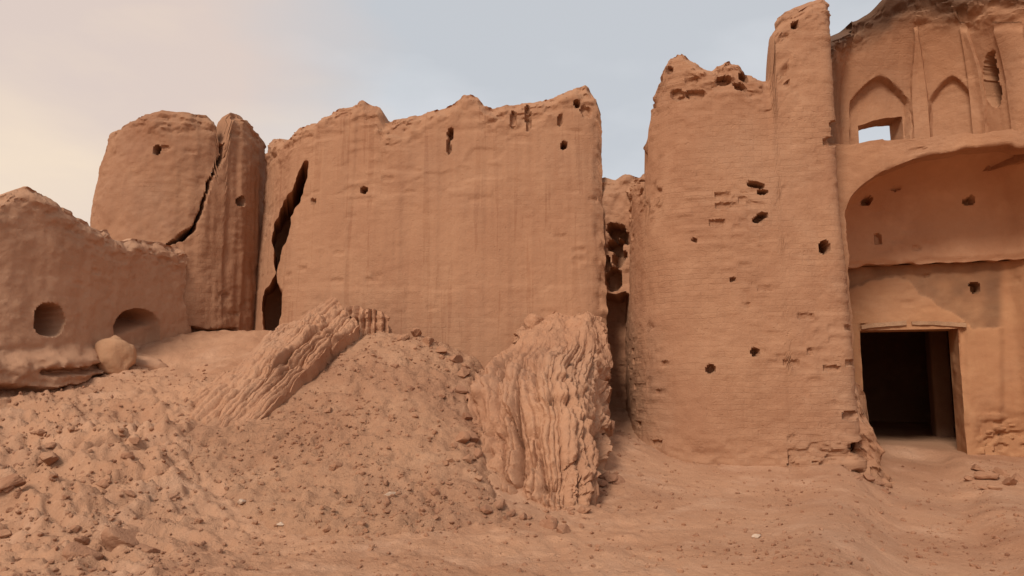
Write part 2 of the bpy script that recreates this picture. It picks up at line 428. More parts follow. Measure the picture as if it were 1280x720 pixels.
def surface(x, y):
    x, y = np.asarray(x, float), np.asarray(y, float)
    g = terrain(x, y) + relief(x, y)
    s = mound_in(x, y)
    return np.maximum(g - .22 * sstep(0, .5, s), np.where(s > -.2, mound_h(x, y, s), -9))

def build_ground():
    th = np.concatenate([np.linspace(-180, -52, 28)[:-1], np.linspace(-52, -40, 30)[:-1], np.linspace(-40, 40, 620)[:-1], np.linspace(40, 52, 30)[:-1], np.linspace(52, 180, 28)[:-1]])
    r = np.concatenate([[.4, 1, 2, 3], np.geomspace(3.6, 20, 400), np.geomspace(20.5, 40, 25), np.geomspace(45, 3000, 24)])
    T, RR = np.meshgrid(np.radians(th), r, indexing='ij')
    x, y = RR * np.sin(T), RR * np.cos(T)
    z = terrain(x, y) + relief(x, y) - .22 * sstep(0, .5, mound_in(x, y))
    ni, nj = x.shape
    V = np.stack([x, y, z], -1).reshape(-1, 3)
    I, J = np.meshgrid(np.arange(ni), np.arange(nj - 1), indexing='ij'); I, J = I.ravel(), J.ravel()
    I2 = (I + 1) % ni
    f = np.stack([I * nj + J, I2 * nj + J, I2 * nj + J + 1, I * nj + J + 1], 1)[:, ::-1]
    c = len(V); V = np.vstack([V, [[0, 0, float(terrain(np.array([0.]), np.array([0.]))[0])]]])
    q = np.arange(0, ni - 1, 2)
    fan = np.stack([np.full(len(q), c), ((q + 2) % ni) * nj, (q + 1) * nj, q * nj], 1)
    o = mesh_obj('ground', V, np.vstack([f, fan]), M_SOIL, sharp=None)
    tag(o, 'bare reddish brown rubble slope rising to the ruined walls', None, None, 'structure')
build_ground()

def build_mound():
    xs = np.arange(mp[:, 0].min() - .5, mp[:, 0].max() + .5, .028); ys = np.arange(mp[:, 1].min() - .5, mp[:, 1].max() + .5, .035)
    x, y = np.meshgrid(xs, ys, indexing='ij')
    s = mound_in(x, y)
    z = mound_h(x, y, s)
    keep = s > -.4
    q = keep[:-1, :-1] & keep[1:, :-1] & keep[1:, 1:] & keep[:-1, 1:]
    Fr = np.stack([x, y, z], -1); Bk = Fr.copy(); Bk[..., 2] = np.minimum(z, terrain(x, y)) - .5
    o = sheet('rubble_mound', Fr, Bk, M_MOUND, None, q, 1, sharp=None)
    tag(o, 'big pebbly earth mound heaped against the tall middle wall', 'mound')
build_mound()

# ------------------------------------------------------------------ low dark wall at the left
t = thing('low_wall', 'low dark brown ruined wall with a round hole and humped top', 'wall', at(60, 480, 12.6))
def f_low(px, py, U, Z, H):
    d = -pits(px, py, [(62, 400, 18, 20, .7)])
    # arched recess, filled with earth at its foot
    e = np.where(py < 412, ((px - 172) / 27) ** 2 + ((py - 412) / 25) ** 2, np.abs((px - 172) / 27) ** 3)
    d = d - .85 * (1 - sstep(.8, 1.15, e)) * (1 - sstep(428, 446, py)) * (1 - .75 * sstep(398, 416, py + .35 * (px - 172)))
    # swollen footing with undercut courses
    foot = sstep(428, 452, py + 8 * fbm(px * .03, 0, 0, 2, 9)) * (1 - sstep(125, 165, px))
    d = d + foot * (.22 + .10 * fbm(px * .05, py * .09, 0, 3, 3))
    dd, _ = seg_dist(px, py, [(50, 465), (95, 464), (122, 456)])
    d = d - .22 * (1 - sstep(2, 5.5, dd + 1.5 * noise(px * .2, py * .2)))
    dd, _ = seg_dist(px, py, [(-60, 492), (0, 489), (45, 494), (100, 484), (120, 470)])
    d = d - .30 * (1 - sstep(3, 9, dd + 2 * noise(px * .15, py * .2)))
    d = d + .06 * sstep(425, 440, py) * fbm(px * .06, py * .1, 0, 3, 13)
    return d
wall('wall_body', [(-330, 10.2), (-120, 11.0), (0, 12.0), (80, 12.9), (150, 14.3), (232, 15.9)],
     [(-400, 300), (-120, 268), (-40, 262), (0, 243), (18, 238), (35, 234), (58, 240), (78, 254), (92, 260), (100, 268), (112, 277), (132, 289), (140, 288), (150, 296), (165, 297), (190, 302), (215, 306), (260, 312)],
     M_LOW, t, .6, .75, .03, .3, .22, f_low, .9, .5, .25, 3)

# ------------------------------------------------------------------ round tower
c = at(228, 300, 17.6)
t = thing('round_tower', 'round ruined mud tower split by a wide slanting crack', 'tower', (c[0], c[1], 1.5))
R0 = 1.90
ang = np.linspace(0, 2 * math.pi, 400, endpoint=False)
# start at the back, run left side -> front -> right side so the outward normal points away from the centre
circ = np.stack([c[0] + R0 * np.sin(ang + math.pi), c[1] + R0 * np.cos(ang + math.pi)], 1)[::1]
circ = np.stack([c[0] - R0 * np.sin(ang), c[1] + R0 * np.cos(ang)], 1)
CRK = [(277, 150), (277, 196), (262, 226), (251, 264), (241, 287), (226, 297), (210, 306)]
def crack_x(py): return np.interp(py, [p[1] for p in CRK], [p[0] for p in CRK])
def lean_t(path, Z, u):
    h = np.clip((Z - 5.0) / 2.9, 0, 1.1)
    side = np.clip(-(path[:, 0] - c[0]) / R0, 0, 1)[:, None]
    return -(.16 * h + .42 * np.clip((h - .5) / .5, 0, 1.2) ** 2.2) * side - .05 * h
def f_tower(px, py, U, Z, H):
    front = sstep(.2, .6, (c[1] - np.broadcast_to(circ_r[:, 1][:, None], px.shape)) / R0 + .35)
    dd, p = seg_dist(px, py, CRK)
    w = 1.0 + 1.3 * noise(px * .14, py * .14, 3, 5) + 3.0 * np.exp(-((p - .8) / .09) ** 2)
    d = -front * .75 * (1 - sstep(w * .6, w * 1.1 + 1, dd))
    low = np.where(py > 150, sstep(-3, 3, px - crack_x(py)), 0) * (1 - sstep(300, 312, py) * 0)
    low = np.maximum(low, sstep(303, 309, py + 2 * noise(px * .1, 0)))
    d = d + front * low * (.07 + .05 * fbm(U * 6, Z * .4, 0, 3, 7))
    d = d - pits(px, py, [(196, 187, 4.5, 5, .35), (298, 253, 4.5, 5, .35), (205, 186, 6, 3, .06)]) * front
    # washed out line at the foot of the right flank
    dd, _ = seg_dist(px, py, [(216, 413), (236, 412), (255, 416), (290, 414)])
    d = d - .3 * (1 - sstep(2, 5, dd + 1.5 * noise(px * .2, py * .2)))
    return d
circ_r, _u = resample(circ, .034, 0, True)
TPROF = [(60, 172), (118, 158), (132, 153), (146, 146), (158, 142), (172, 139), (186, 136), (200, 134), (225, 138), (250, 141), (262, 142), (271, 150), (274, 166), (279, 172), (283, 166), (287, 148), (292, 138), (305, 142), (318, 152), (324, 166), (336, 170), (400, 172)]
def low_back(path): return -.9 * sstep(c[1] - .2, c[1] + 1.0, path[:, 1])
def slab_mask(px, py):
    o = (px < crack_x(py)) & (py < 305) & (circ_r[:, 1] < c[1] + .1)[:, None]
    o = np.concatenate([o, o[:1]]); return o[:-1, :-1] & o[1:, :-1] & o[1:, 1:] & o[:-1, 1:]
wall('tower_body', None, TPROF,
     M_TOWER, t, 1.2, .7, .034, 0, .12, f_tower, 1, .8, .5, 6, closed=True, path=circ, ragged=.03, topadj=low_back, lean=lean_t, maskf=lambda px, py: ~slab_mask(px, py))
wall('split_slab', None, TPROF, M_TAN_T, t, 1.2, .7, .034, 0, .12, f_tower, 1, .8, .4, 6, closed=True, path=circ, ragged=.03, topadj=low_back, lean=lean_t, maskf=slab_mask)

# ------------------------------------------------------------------ tall middle wall
t = thing('curtain_wall', 'tall middle wall of streaked mud with a dark open crack at its left end', 'wall', at(560, 400, 14.6))
GAP = [(383, 203), (372, 238), (356, 268), (349, 300), (345, 335), (342, 365), (338, 412)]
def crack_s(px, py):
    dd, p = seg_dist(px, py, GAP)
    w = np.interp(p, [0, .1, .3, .45, .62, .7, .82, 1], [2.5, 8.0, 10.5, 8.5, 4.5, .3, 10.0, 10.0]) * (1 + .3 * noise(py * .06, 2, 0, 4) + .12 * noise(px * .2, py * .15, 0, 4))
    return dd - w
def push_main(px, py):
    q = 2.6 * (crack_s(px, py) < -.15)
    return np.stack([-.27 * q, q, 0 * q], -1)
def f_main(px, py, U, Z, H):
    dd, p = seg_dist(px, py, GAP)
    d = 0
    d = d - pits(px, py, [(563, 168, 3.2, 8, .3), (561, 182, 2.2, 9, .15), (455, 237, 4, 4.2, .35), (705, 181, 4.5, 5, .35), (722, 131, 4, 4.5, .35), (700, 150, 3, 7, .12), (660, 146, 3.2, 17, .14), (642, 150, 3.2, 11, .12), (733, 140, 6, 7, .08), (392, 252, 3, 3, .1)])
    # bands where the render has dropped off
    d = d - .02 * sstep(.1, .35, fbm(U * 1.2, Z * 4, 0, 3, 61)) * sstep(4.8, 5.6, Z)
    # lower skin stands slightly proud below a faint ledge
    d = d + .014 * sstep(0, 6, py - 357 - 6 * noise(px * .02, 0))
    # torn right hand edge
    d = d - .12 * sstep(738, 756, px) * (.5 + fbm(px * .05, py * .08, 0, 3, 66))
    return d
wall('wall_body', [(322, 17.4), (333, 16.6), (362, 15.3), (388, 14.95), (480, 14.7), (620, 14.6), (742, 14.55), (757, 14.62)],
     [(300, 168), (330, 172), (340, 170), (350, 175), (357, 173), (364, 163), (376, 152), (392, 148), (412, 138), (432, 131), (444, 127), (450, 119), (458, 123), (472, 130), (479, 150), (492, 149), (520, 142), (555, 131), (568, 126), (576, 120), (588, 117), (598, 121), (605, 130), (640, 128), (675, 122), (700, 116), (716, 108), (733, 102), (741, 112), (748, 124), (757, 150), (765, 180)],
     M_MAIN, t, .4, 1.5, .03, .25, .2, f_main, .32, .55, .40, 12, push=push_main, snap=crack_s)

# ------------------------------------------------------------------ short linking wall in the gap
t = thing('linking_wall', 'short lower wall with torn black holes in the gap beside the bastion', 'wall', at(780, 480, 15))
def f_link(px, py, U, Z, H):
    d = -pits(px, py, [(770, 288, 12, 9, .7), (785, 297, 8, 7, .5), (769, 306, 9, 8, .7), (774, 322, 8, 10, .6), (767, 348, 9, 15, .7), (796, 243, 7, 13, .5, .25), (760, 330, 4, 10, .3)])
    d = d + .12 * fbm(U * 3, Z * 3, 0, 3, 70)
    d = d - .75 * sstep(366, 372, py + 3 * noise(px * .1, 0)) * (1 - 0)
    return d
wall('wall_body', [(738, 14.75), (760, 14.72), (790, 14.6), (822, 14.3)], [(700, 226), (756, 219), (768, 222), (780, 217), (795, 221), (806, 214), (830, 205)],
     M_BAST, t, .4, 1.6, .028, .1, .05, f_link, .9, 1, .2, 17, ragged=.05)

# ------------------------------------------------------------------ bastion and its tall corner pier
def f_bast(px, py, U, Z, H):
    d = -pits(px, py, [(946, 231, 10, 3, .3, .1), (953, 240, 6, 3, .25), (951, 272, 10, 4, .32, -.55), (943, 440, 5, 4.5, .22), (888, 461, 5.5, 4.5, .2, -.4), (1001, 530, 5, 6, .1), (868, 300, 3, 2.5, .1), (915, 350, 3, 2.5, .1),
                       (905, 100, 10, 5, .22), (925, 108, 8, 4, .2, .3), (870, 118, 12, 5, .1), (846, 118, 9, 6, .1), (838, 88, 4, 4, .12), (930, 96, 5, 6, .25)])
    ru = sstep(.05, .4, fbm(U * 1.5, Z * 1.5, 0, 3, 81)) * sstep(4.2, 5.2, Z)
    d = d - .07 * ru * (.5 + .5 * np.sign(fbm(U * 7, Z * 10, 0, 2, 82)))
    d = d + .06 * sstep(.9, .3, Z) * fbm(U * 4, Z * 6, 0, 3, 83)
    return d
def f_pier(px, py, U, Z, H):
    d = -pits(px, py, [(992, 33, 4.5, 5, .35), (1030, 309, 6.5, 8, .4), (1041, 166, 6, 12, .16), (1038, 178, 8, 5, .1), (1062, 520, 8, 6, .1), (1075, 560, 12, 8, .16), (1093, 590, 10, 7, .18), (1068, 590, 6, 4, .1), (1012, 440, 4, 4, .05)])
    d = d + .09 * sstep(1.1, .4, Z) * np.round(2 * fbm(U * 5, Z * 8, 0, 2, 90)) / 2
    d = d + .10 * sstep(1.6, .5, Z) * sstep(1055, 1090, px)
    return d
def f_bp(px, py, U, Z, H):
    d = np.where(px < 985, f_bast(px, py, U, Z, H), f_pier(px, py, U, Z, H))
    return d + .07 * sstep(960, 966, px) * (1 - sstep(90, 230, py))
o = wall('bastion', [(790, 15.6), (792, 14.9), (796, 14.3), (802, 13.75), (812, 13.2), (824, 12.9), (840, 12.68), (862, 12.52), (890, 12.42), (930, 12.34), (985, 12.27), (1052, 12.2), (1058, 12.25), (1055, 12.7), (1042, 13.3), (1024, 14.0)],
     [(760, 230), (803, 222), (808, 212), (806, 188), (810, 168), (812, 130), (820, 106), (832, 76), (844, 66), (852, 67), (866, 76), (880, 81), (890, 86), (897, 80), (912, 73), (924, 80), (934, 92), (948, 95), (956, 97), (963, 96),
      (966, 40), (976, 29), (990, 20), (1004, 14), (1012, 7), (1020, 3), (1030, -2), (1037, -4), (1039, 20), (1041, 60), (1045, 70), (1060, 75)],
     M_BAST, None, -.1, .5, .027, .07, .15, f_bp, .5, 1.3, .12, 23, ref=480, ragged=.05, round_top=.2)
tag(o, 'broad rounded mud brick bastion rising to a tall narrow corner pier', 'tower', None, 'thing')
# broken footing that flares from the pier's corner
# ------------------------------------------------------------------ gatehouse
A = at(1043, 300, 12.95); Bp = at(1280, 300, 12.2)
e1 = (Bp - A)[:2]; e1 /= np.linalg.norm(e1); nn = np.array([-e1[1], e1[0]])
def loc(s, d, z):
    s, d, z = np.broadcast_arrays(np.asarray(s, float), np.asarray(d, float), np.asarray(z, float))
    return np.stack([A[0] + s * e1[0] + d * nn[0], A[1] + s * e1[1] + d * nn[1], z], -1)
def locpath(p): return loc(np.array([q[0] for q in p]), np.array([q[1] for q in p]), 0)[:, :2]
t = thing('gatehouse', 'two storey gatehouse ruin with an arched recess, black doorway and upper niches', 'gatehouse', loc(2.2, 1, .3))
SC, SA, SB, ZS, ZT = 2.41, 2.2, 1.06, 4.58, 5.88
# arch front: jambs and spandrels, one sheet lofted from the arch line to the outer edge
th = np.linspace(math.pi, 0, 150)
zj = np.linspace(-.1, ZS, 110)
inner = np.concatenate([np.stack([np.full(110, SC - SA), zj], 1)[:-1], np.stack([SC + SA * np.cos(th), ZS + SB * np.sin(th)], 1), np.stack([np.full(110, SC + SA), zj[::-1]], 1)[1:]])
oute = []
for k, (s, z) in enumerate(inner):
    if k < 109: oute.append((-.35, z * (1.0)))
    elif k >= 109 + 150: oute.append((6.2, z))
    else:
        a = th[k - 109]; dx, dz = math.cos(a), math.sin(a) * .75
        q = min((3.79 if dx > 0 else 2.76) / max(abs(dx), 1e-6), (ZT - ZS) / max(dz, 1e-6))
        oute.append((SC + dx * q, ZS + dz * q))
oute = np.array(oute)
nj = 26
tt = np.linspace(0, 1, nj)[None, :, None]
G = inner[:, None, :] * (1 - tt) + oute[:, None, :] * tt
dd = weather(loc(G[..., 0], 0, G[..., 1]), G[..., 0], .6, .7, 0, 33)
edge = np.exp(-(tt[..., 0] * 9)) * .03 * (1 + fbm(G[..., 0] * 6, G[..., 1] * 6, 0, 3, 34))
rag = np.zeros(G.shape[:2]); rag = .045 * fbm(G[..., 0] * 5, G[..., 1] * 5, 0, 4, 35)
topmask = sstep(ZT - .02, ZT, G[..., 1])
Gz = G[..., 1] + rag + topmask * .05 * fbm(G[..., 0] * 3, 0, 0, 3, 36)
Fr = loc(G[..., 0] + rag, -dd + edge, Gz)
Bk = loc(G[..., 0], .42, Gz)
sheet('arch_front', Fr, Bk, M_GATE, t, None, 7, uv=np.stack([G[..., 0], G[..., 1]], -1), jit=.03)

# recess: semi-octagonal back wall above the ledge, closed by a half dome
up = [(SC - SA - .04, .40), (.38, 1.85), (3.36, 1.85), (SC + SA + .04, .40)]
P2, uu = resample(np.array(up), .035, .10)
zl = 3.94
zz = np.concatenate([np.linspace(zl, ZS, 20), np.full(60, ZS)])
ph = np.concatenate([np.zeros(20), np.linspace(0, math.pi / 2, 61)[1:]])
cen = np.array([SC, .42])
S = cen[None, None, :] + (P2[:, None, :] - cen) * np.cos(ph)[None, :, None]
Zd = (zz + (SB + .24) * np.sin(ph))[None, :] * np.ones((len(P2), 1))
Fr = loc(S[..., 0], S[..., 1], Zd)
px, py = proj(Fr)
nrm2 = np.stack([np.gradient(P2[:, 1]), -np.gradient(P2[:, 0])], 1); nrm2 /= np.linalg.norm(nrm2, axis=1)[:, None]
dis = weather(Fr, uu[:, None] * np.ones_like(Zd), .5, .4, 0, 43) - pits(px, py, [(1083, 251, 8, 4.5, .35, -.4), (1120, 236, 5, 3, .08), (1212, 251, 7, 5, .3, -.2), (1097, 300, 4, 6, .12), (1145, 310, 5, 4, .05)])
dis = dis * np.cos(ph)[None, :] ** .5
dis = dis + .05 * (1 - sstep(0, .12, Zd - zl + .05 * fbm(uu * 4, 1, 0, 3, 44)[:, None])) * -1
S2 = S + nrm2[:, None, :] * dis[..., None]
Zl = Zd + (np.arange(80)[None, :] == 0) * .05 * fbm(uu * 3, 0, 0, 3, 45)[:, None]
Fr = loc(S2[..., 0], S2[..., 1], Zl)
So = cen[None, None, :] + (P2[:, None, :] - cen) * np.cos(ph)[None, :, None] - nrm2[:, None, :] * .5 * np.cos(ph)[None, :, None]
Bk = loc(So[..., 0], So[..., 1], Zl + .05 * np.sin(ph)[None, :])
sheet('recess_vault', Fr, Bk, M_RED, t, None, 4, uv=np.stack([uu[:, None] * np.ones_like(Zd), Zd], -1))

# lower back wall with the doorway
lowp = [(SC - SA - .10, .40), (.30, 2.22), (3.42, 2.16), (SC + SA + .02, .44)]
P3, u3 = resample(np.array(lowp), .03, .06)
n3 = np.stack([np.gradient(P3[:, 1]), -np.gradient(P3[:, 0])], 1); n3 /= np.linalg.norm(n3, axis=1)[:, None]
z3 = np.linspace(-.1, zl + .02, 140)
Zg = np.ones((len(P3), 1)) * z3[None, :]
base = loc(P3[:, None, 0] * np.ones_like(Zg), P3[:, None, 1] * np.ones_like(Zg), Zg)
px, py = proj(base)
side = sstep(1246, 1258, px)
flat = (P3[:, 1] > 1.9)[:, None]
d3 = weather(base, u3[:, None] * np.ones_like(Zg), .5, .5, 0, 53) - pits(px, py, [(1218, 361, 5.5, 6, .3), (1158, 345, 4, 3, .04)])
d3 = d3 + (1 - side) * .0
d3 = d3 - (1 - sstep(.75, 1.35, Zg + .25 * fbm(u3 * 2, 0, 0, 2, 55)[:, None])) * sstep(1212, 1235, px) * (.10 + .10 * np.round(2 * fbm(u3[:, None] * 5, Zg * 9, 0, 2, 54)) / 2)
jam = np.minimum(np.abs(px - 1078), np.abs(px - 1203)); d3 = d3 - np.exp(-(jam / 5) ** 2) * (py > 405) * .06 * (1 + fbm(Zg * 3, px * .02, 0, 3, 52))
# plaster still on the wall in a torn patch over the door
edge_y = np.interp(px, [1050, 1075, 1095, 1118, 1135, 1150, 1175, 1200, 1215], [362, 358, 350, 344, 352, 366, 382, 396, 410]) + 5 * fbm(px * .08, py * .05, 0, 3, 56)
pl = sstep(-1.5, 1.5, py - edge_y) * (1 - side)
d3 = d3 + .045 * pl
dl = (px - 1078) / (1207 - 1078)
head = 410 - 5 * np.sin(np.clip(dl, 0, 1) * math.pi) + 2 * fbm(px * .1, 0, 0, 2, 57)
kz = int(np.argmin(np.abs(z3 - 1.6)))
door = ((px[:, kz] > 1078) & (px[:, kz] < 1203) & (P3[:, 1] > 1.9))[:, None] & (z3 < float(at(1140, 409, 14.4)[2]))[None, :]
mask = ~(door[:-1, :-1] & door[1:, :-1] & door[1:, 1:] & door[:-1, 1:])
S3 = P3[:, None, :] + n3[:, None, :] * d3[..., None]
Fr = loc(S3[..., 0], S3[..., 1], Zg)
So = P3[:, None, :] - n3[:, None, :] * .62
Bk = loc(So[..., 0] * np.ones_like(Zg), So[..., 1] * np.ones_like(Zg), Zg)
bare = .5 * (1 - pl) * (1 - side) * sstep(318, 330, py) * (.75 + .5 * fbm(px * .05, py * .05, 0, 3, 58))  # bare mud tone, darkened further to paint in the ledge's shade
sheet('back_wall', Fr, Bk, M_GATE_S, t, mask, 8, stain_shade=np.clip(bare, 0, 1), uv=np.stack([u3[:, None] * np.ones_like(Zg), Zg], -1), jit=.03)
dS = [P3[np.argmin(np.abs(px[:, 70] - q)), 0] for q in (1078, 1207)]
zh = float(at(1140, 408, 14.4)[2])

# dark passage room behind the doorway
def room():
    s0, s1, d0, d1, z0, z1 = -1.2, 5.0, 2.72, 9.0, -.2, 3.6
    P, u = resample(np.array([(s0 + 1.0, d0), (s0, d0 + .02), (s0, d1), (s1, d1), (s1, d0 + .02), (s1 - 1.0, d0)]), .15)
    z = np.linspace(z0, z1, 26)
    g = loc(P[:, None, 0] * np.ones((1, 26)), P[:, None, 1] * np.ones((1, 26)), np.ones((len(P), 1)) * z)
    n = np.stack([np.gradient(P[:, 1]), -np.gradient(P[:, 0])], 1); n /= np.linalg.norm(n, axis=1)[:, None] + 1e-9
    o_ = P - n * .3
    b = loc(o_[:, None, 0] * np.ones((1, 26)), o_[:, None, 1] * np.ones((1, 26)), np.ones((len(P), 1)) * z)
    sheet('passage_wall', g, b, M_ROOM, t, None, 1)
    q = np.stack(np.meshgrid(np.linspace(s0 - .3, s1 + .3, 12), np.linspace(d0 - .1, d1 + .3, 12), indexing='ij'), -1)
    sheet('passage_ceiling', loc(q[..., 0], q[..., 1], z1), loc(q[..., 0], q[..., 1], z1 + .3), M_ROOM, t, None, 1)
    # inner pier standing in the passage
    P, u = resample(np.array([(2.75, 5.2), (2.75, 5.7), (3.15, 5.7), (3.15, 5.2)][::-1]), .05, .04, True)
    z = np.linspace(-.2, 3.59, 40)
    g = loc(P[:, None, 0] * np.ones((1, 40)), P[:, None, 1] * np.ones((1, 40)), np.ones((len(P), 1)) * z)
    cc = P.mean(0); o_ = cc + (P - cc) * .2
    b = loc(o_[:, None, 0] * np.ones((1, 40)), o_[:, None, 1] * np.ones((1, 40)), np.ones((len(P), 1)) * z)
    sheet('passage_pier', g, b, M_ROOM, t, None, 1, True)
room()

# weathered lintel boards over the door
def board(name, s0, s1, z0, z1, sag, mat, par, h=.075, d0=2.10, dep=.22):
    n = 40
    s = np.linspace(s0, s1, n); zc = np.linspace(z0, z1, n) + sag * np.sin(np.linspace(0, math.pi, n))
    ring = [(0, -h / 2), (0, h / 2), (dep, h / 2), (dep, -h / 2)]
    V = []
    for k in range(n):
        for (dd_, hz) in ring:
            w = 1 + .25 * float(noise(s[k] * 9, hz * 30, dd_ * 9, 3))
            V.append(loc(s[k], d0 + dd_ + .01 * float(noise(s[k] * 14, hz * 50, 0, 8)), zc[k] + hz * w))
    Fq = [(k * 4 + a, (k + 1) * 4 + a, (k + 1) * 4 + (a + 1) % 4, k * 4 + (a + 1) % 4) for k in range(n - 1) for a in range(4)]
    Fq += [(0, 1, 2, 3), ((n - 1) * 4 + 3, (n - 1) * 4 + 2, (n - 1) * 4 + 1, (n - 1) * 4)]
    return mesh_obj(name, np.array(V), np.array(Fq), mat, par, np.array(V)[:, [0, 2]], sharp=40)
sm = (dS[0] + dS[1]) / 2
board('lintel_board', dS[0] + .02, sm - .08, zh + .02, zh + .085, .01, M_WOOD, t)
board('lintel_board', sm + .02, dS[1] + .05, zh + .08, zh + .015, .015, M_WOOD, t)

# upper storey chamber
def f_up(px, py, U, Z, H):
    d = np.zeros_like(px)
    for cx, hw, sp_, ap, bot, dep in ((1100, 37, 128, 96, 184, .16), (1190, 28, 126, 96, 180, .13)):
        x = np.clip(np.abs(px - cx) / hw, 0, 1)
        arch = sp_ - (sp_ - ap) * (1 - x ** 1.55)
        inside = sstep(-1.5, 1.5, py - arch) * (1 - sstep(hw - 1.5, hw + 1, np.abs(px - cx)))
        d = d - dep * inside
    d = d - pits(px, py, [(1240, 98, 8, 33, .5, -.04), (1246, 118, 6, 14, .3)])
    return d
def m_up(px, py):
    i = int(np.argmin(np.abs(px[:, 20] - 1105))); k = int(np.argmin(np.abs(py[i] - 165)))
    o = ((px[:, k] > 1077) & (px[:, k] < 1134))[:, None] & ((py[i] > 146) & (py[i] < 184))[None, :]
    return ~(o[:-1, :-1] & o[1:, :-1] & o[1:, 1:] & o[:-1, 1:])
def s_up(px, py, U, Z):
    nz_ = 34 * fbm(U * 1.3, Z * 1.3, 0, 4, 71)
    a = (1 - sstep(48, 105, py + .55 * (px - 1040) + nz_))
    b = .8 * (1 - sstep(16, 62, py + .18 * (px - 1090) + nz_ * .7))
    c_ = .45 * (1 - sstep(1046, 1062, px + nz_ * .4))  # shade of the far left corner, painted in as a dark edge
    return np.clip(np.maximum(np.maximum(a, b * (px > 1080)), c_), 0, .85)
def lean_up(path, Z, u):
    return .75 * np.clip((Z - 7.0) / 2.2, 0, 1.3) ** 1.8
UPATH = [(1024, 13.2), (1040, 13.7), (1050, 14.35), (1148, 14.3), (1222, 13.6), (1274, 12.75), (1300, 12.5), (1400, 12.3)]
UPROF = [(1020, 62), (1036, 52), (1046, 42), (1062, 36), (1075, 29), (1088, 18), (1104, 9), (1130, 4), (1170, 3), (1230, 1), (1290, -6), (1420, -12)]
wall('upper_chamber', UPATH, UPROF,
     M_GATE, t, 5.55, .72, .026, .10, .0, f_up, .45, .35, .3, 37, ref=130, maskf=m_up, stain_shade_f=s_up, lean=lean_up, round_top=.12, ragged=.04)
for x0, x1 in ((1138, 1161), (1212, 1233), (1262, 1292)):
    def m_pil(px, py):
        ks = [int(np.argmin(np.abs(r - 120))) for r in py]
        pm = np.array([px[i, k] for i, k in enumerate(ks)])
        o = ((pm > x0) & (pm < x1))[:, None] & (py > 28)
        return o[:-1, :-1] & o[1:, :-1]
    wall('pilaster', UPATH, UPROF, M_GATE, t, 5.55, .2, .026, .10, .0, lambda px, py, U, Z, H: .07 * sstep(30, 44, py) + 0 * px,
         .45, .35, .3, 37, ref=130, maskf=m_pil, lean=lean_up, round_top=.12, ragged=.04, K=3, stain_shade_f=s_up)
# floor of the upper chamber
q = np.stack(np.meshgrid(np.linspace(-.3, 5.8, 40), np.linspace(.40, 2.6, 16), indexing='ij'), -1)
zf = 5.99 + .03 * fbm(q[..., 0] * 2, q[..., 1] * 2, 0, 3, 75)
sheet('upper_floor', loc(q[..., 0], q[..., 1], zf), loc(q[..., 0], q[..., 1], zf - .1), M_GATE, t, None, 1)

# ------------------------------------------------------------------ slumped fluted masses
def loft(rows, nu, nt):
    """rows of (px,py,Y) control points, left to right; returns grid [u,t]"""
    R3 = []
    for r in rows:
        p = np.array([at(*q) for q in r]); k = np.linspace(0, 1, len(p)); u = np.linspace(0, 1, nu)
        # catmull-like smooth interpolation
        c_ = np.stack([np.interp(u, k, p[:, a]) for a in range(3)], 1)
        w = max(1, nu // (len(p) * 3))
        pc = np.concatenate([2 * c_[:1] - c_[w:0:-1], c_, 2 * c_[-1:] - c_[-2:-w - 2:-1]])
        cs = np.cumsum(np.vstack([np.zeros((1, 3)), pc]), 0)
        R3.append((cs[2 * w + 1:] - cs[:-2 * w - 1]) / (2 * w + 1))
    R3 = np.array(R3); m = len(R3)
    T = np.linspace(0, m - 1, nt); out = np.zeros((nu, nt, 3))
    for j, tv in enumerate(T):
        k = min(int(tv), m - 2); f = tv - k
        p0, p1, p2, p3 = R3[max(k - 1, 0)], R3[k], R3[k + 1], R3[min(k + 2, m - 1)]
        out[:, j] = .5 * (2 * p1 + (p2 - p0) * f + (2 * p0 - 5 * p1 + 4 * p2 - p3) * f * f + (3 * p1 - p0 - 3 * p2 + p3) * f ** 3)
    return out

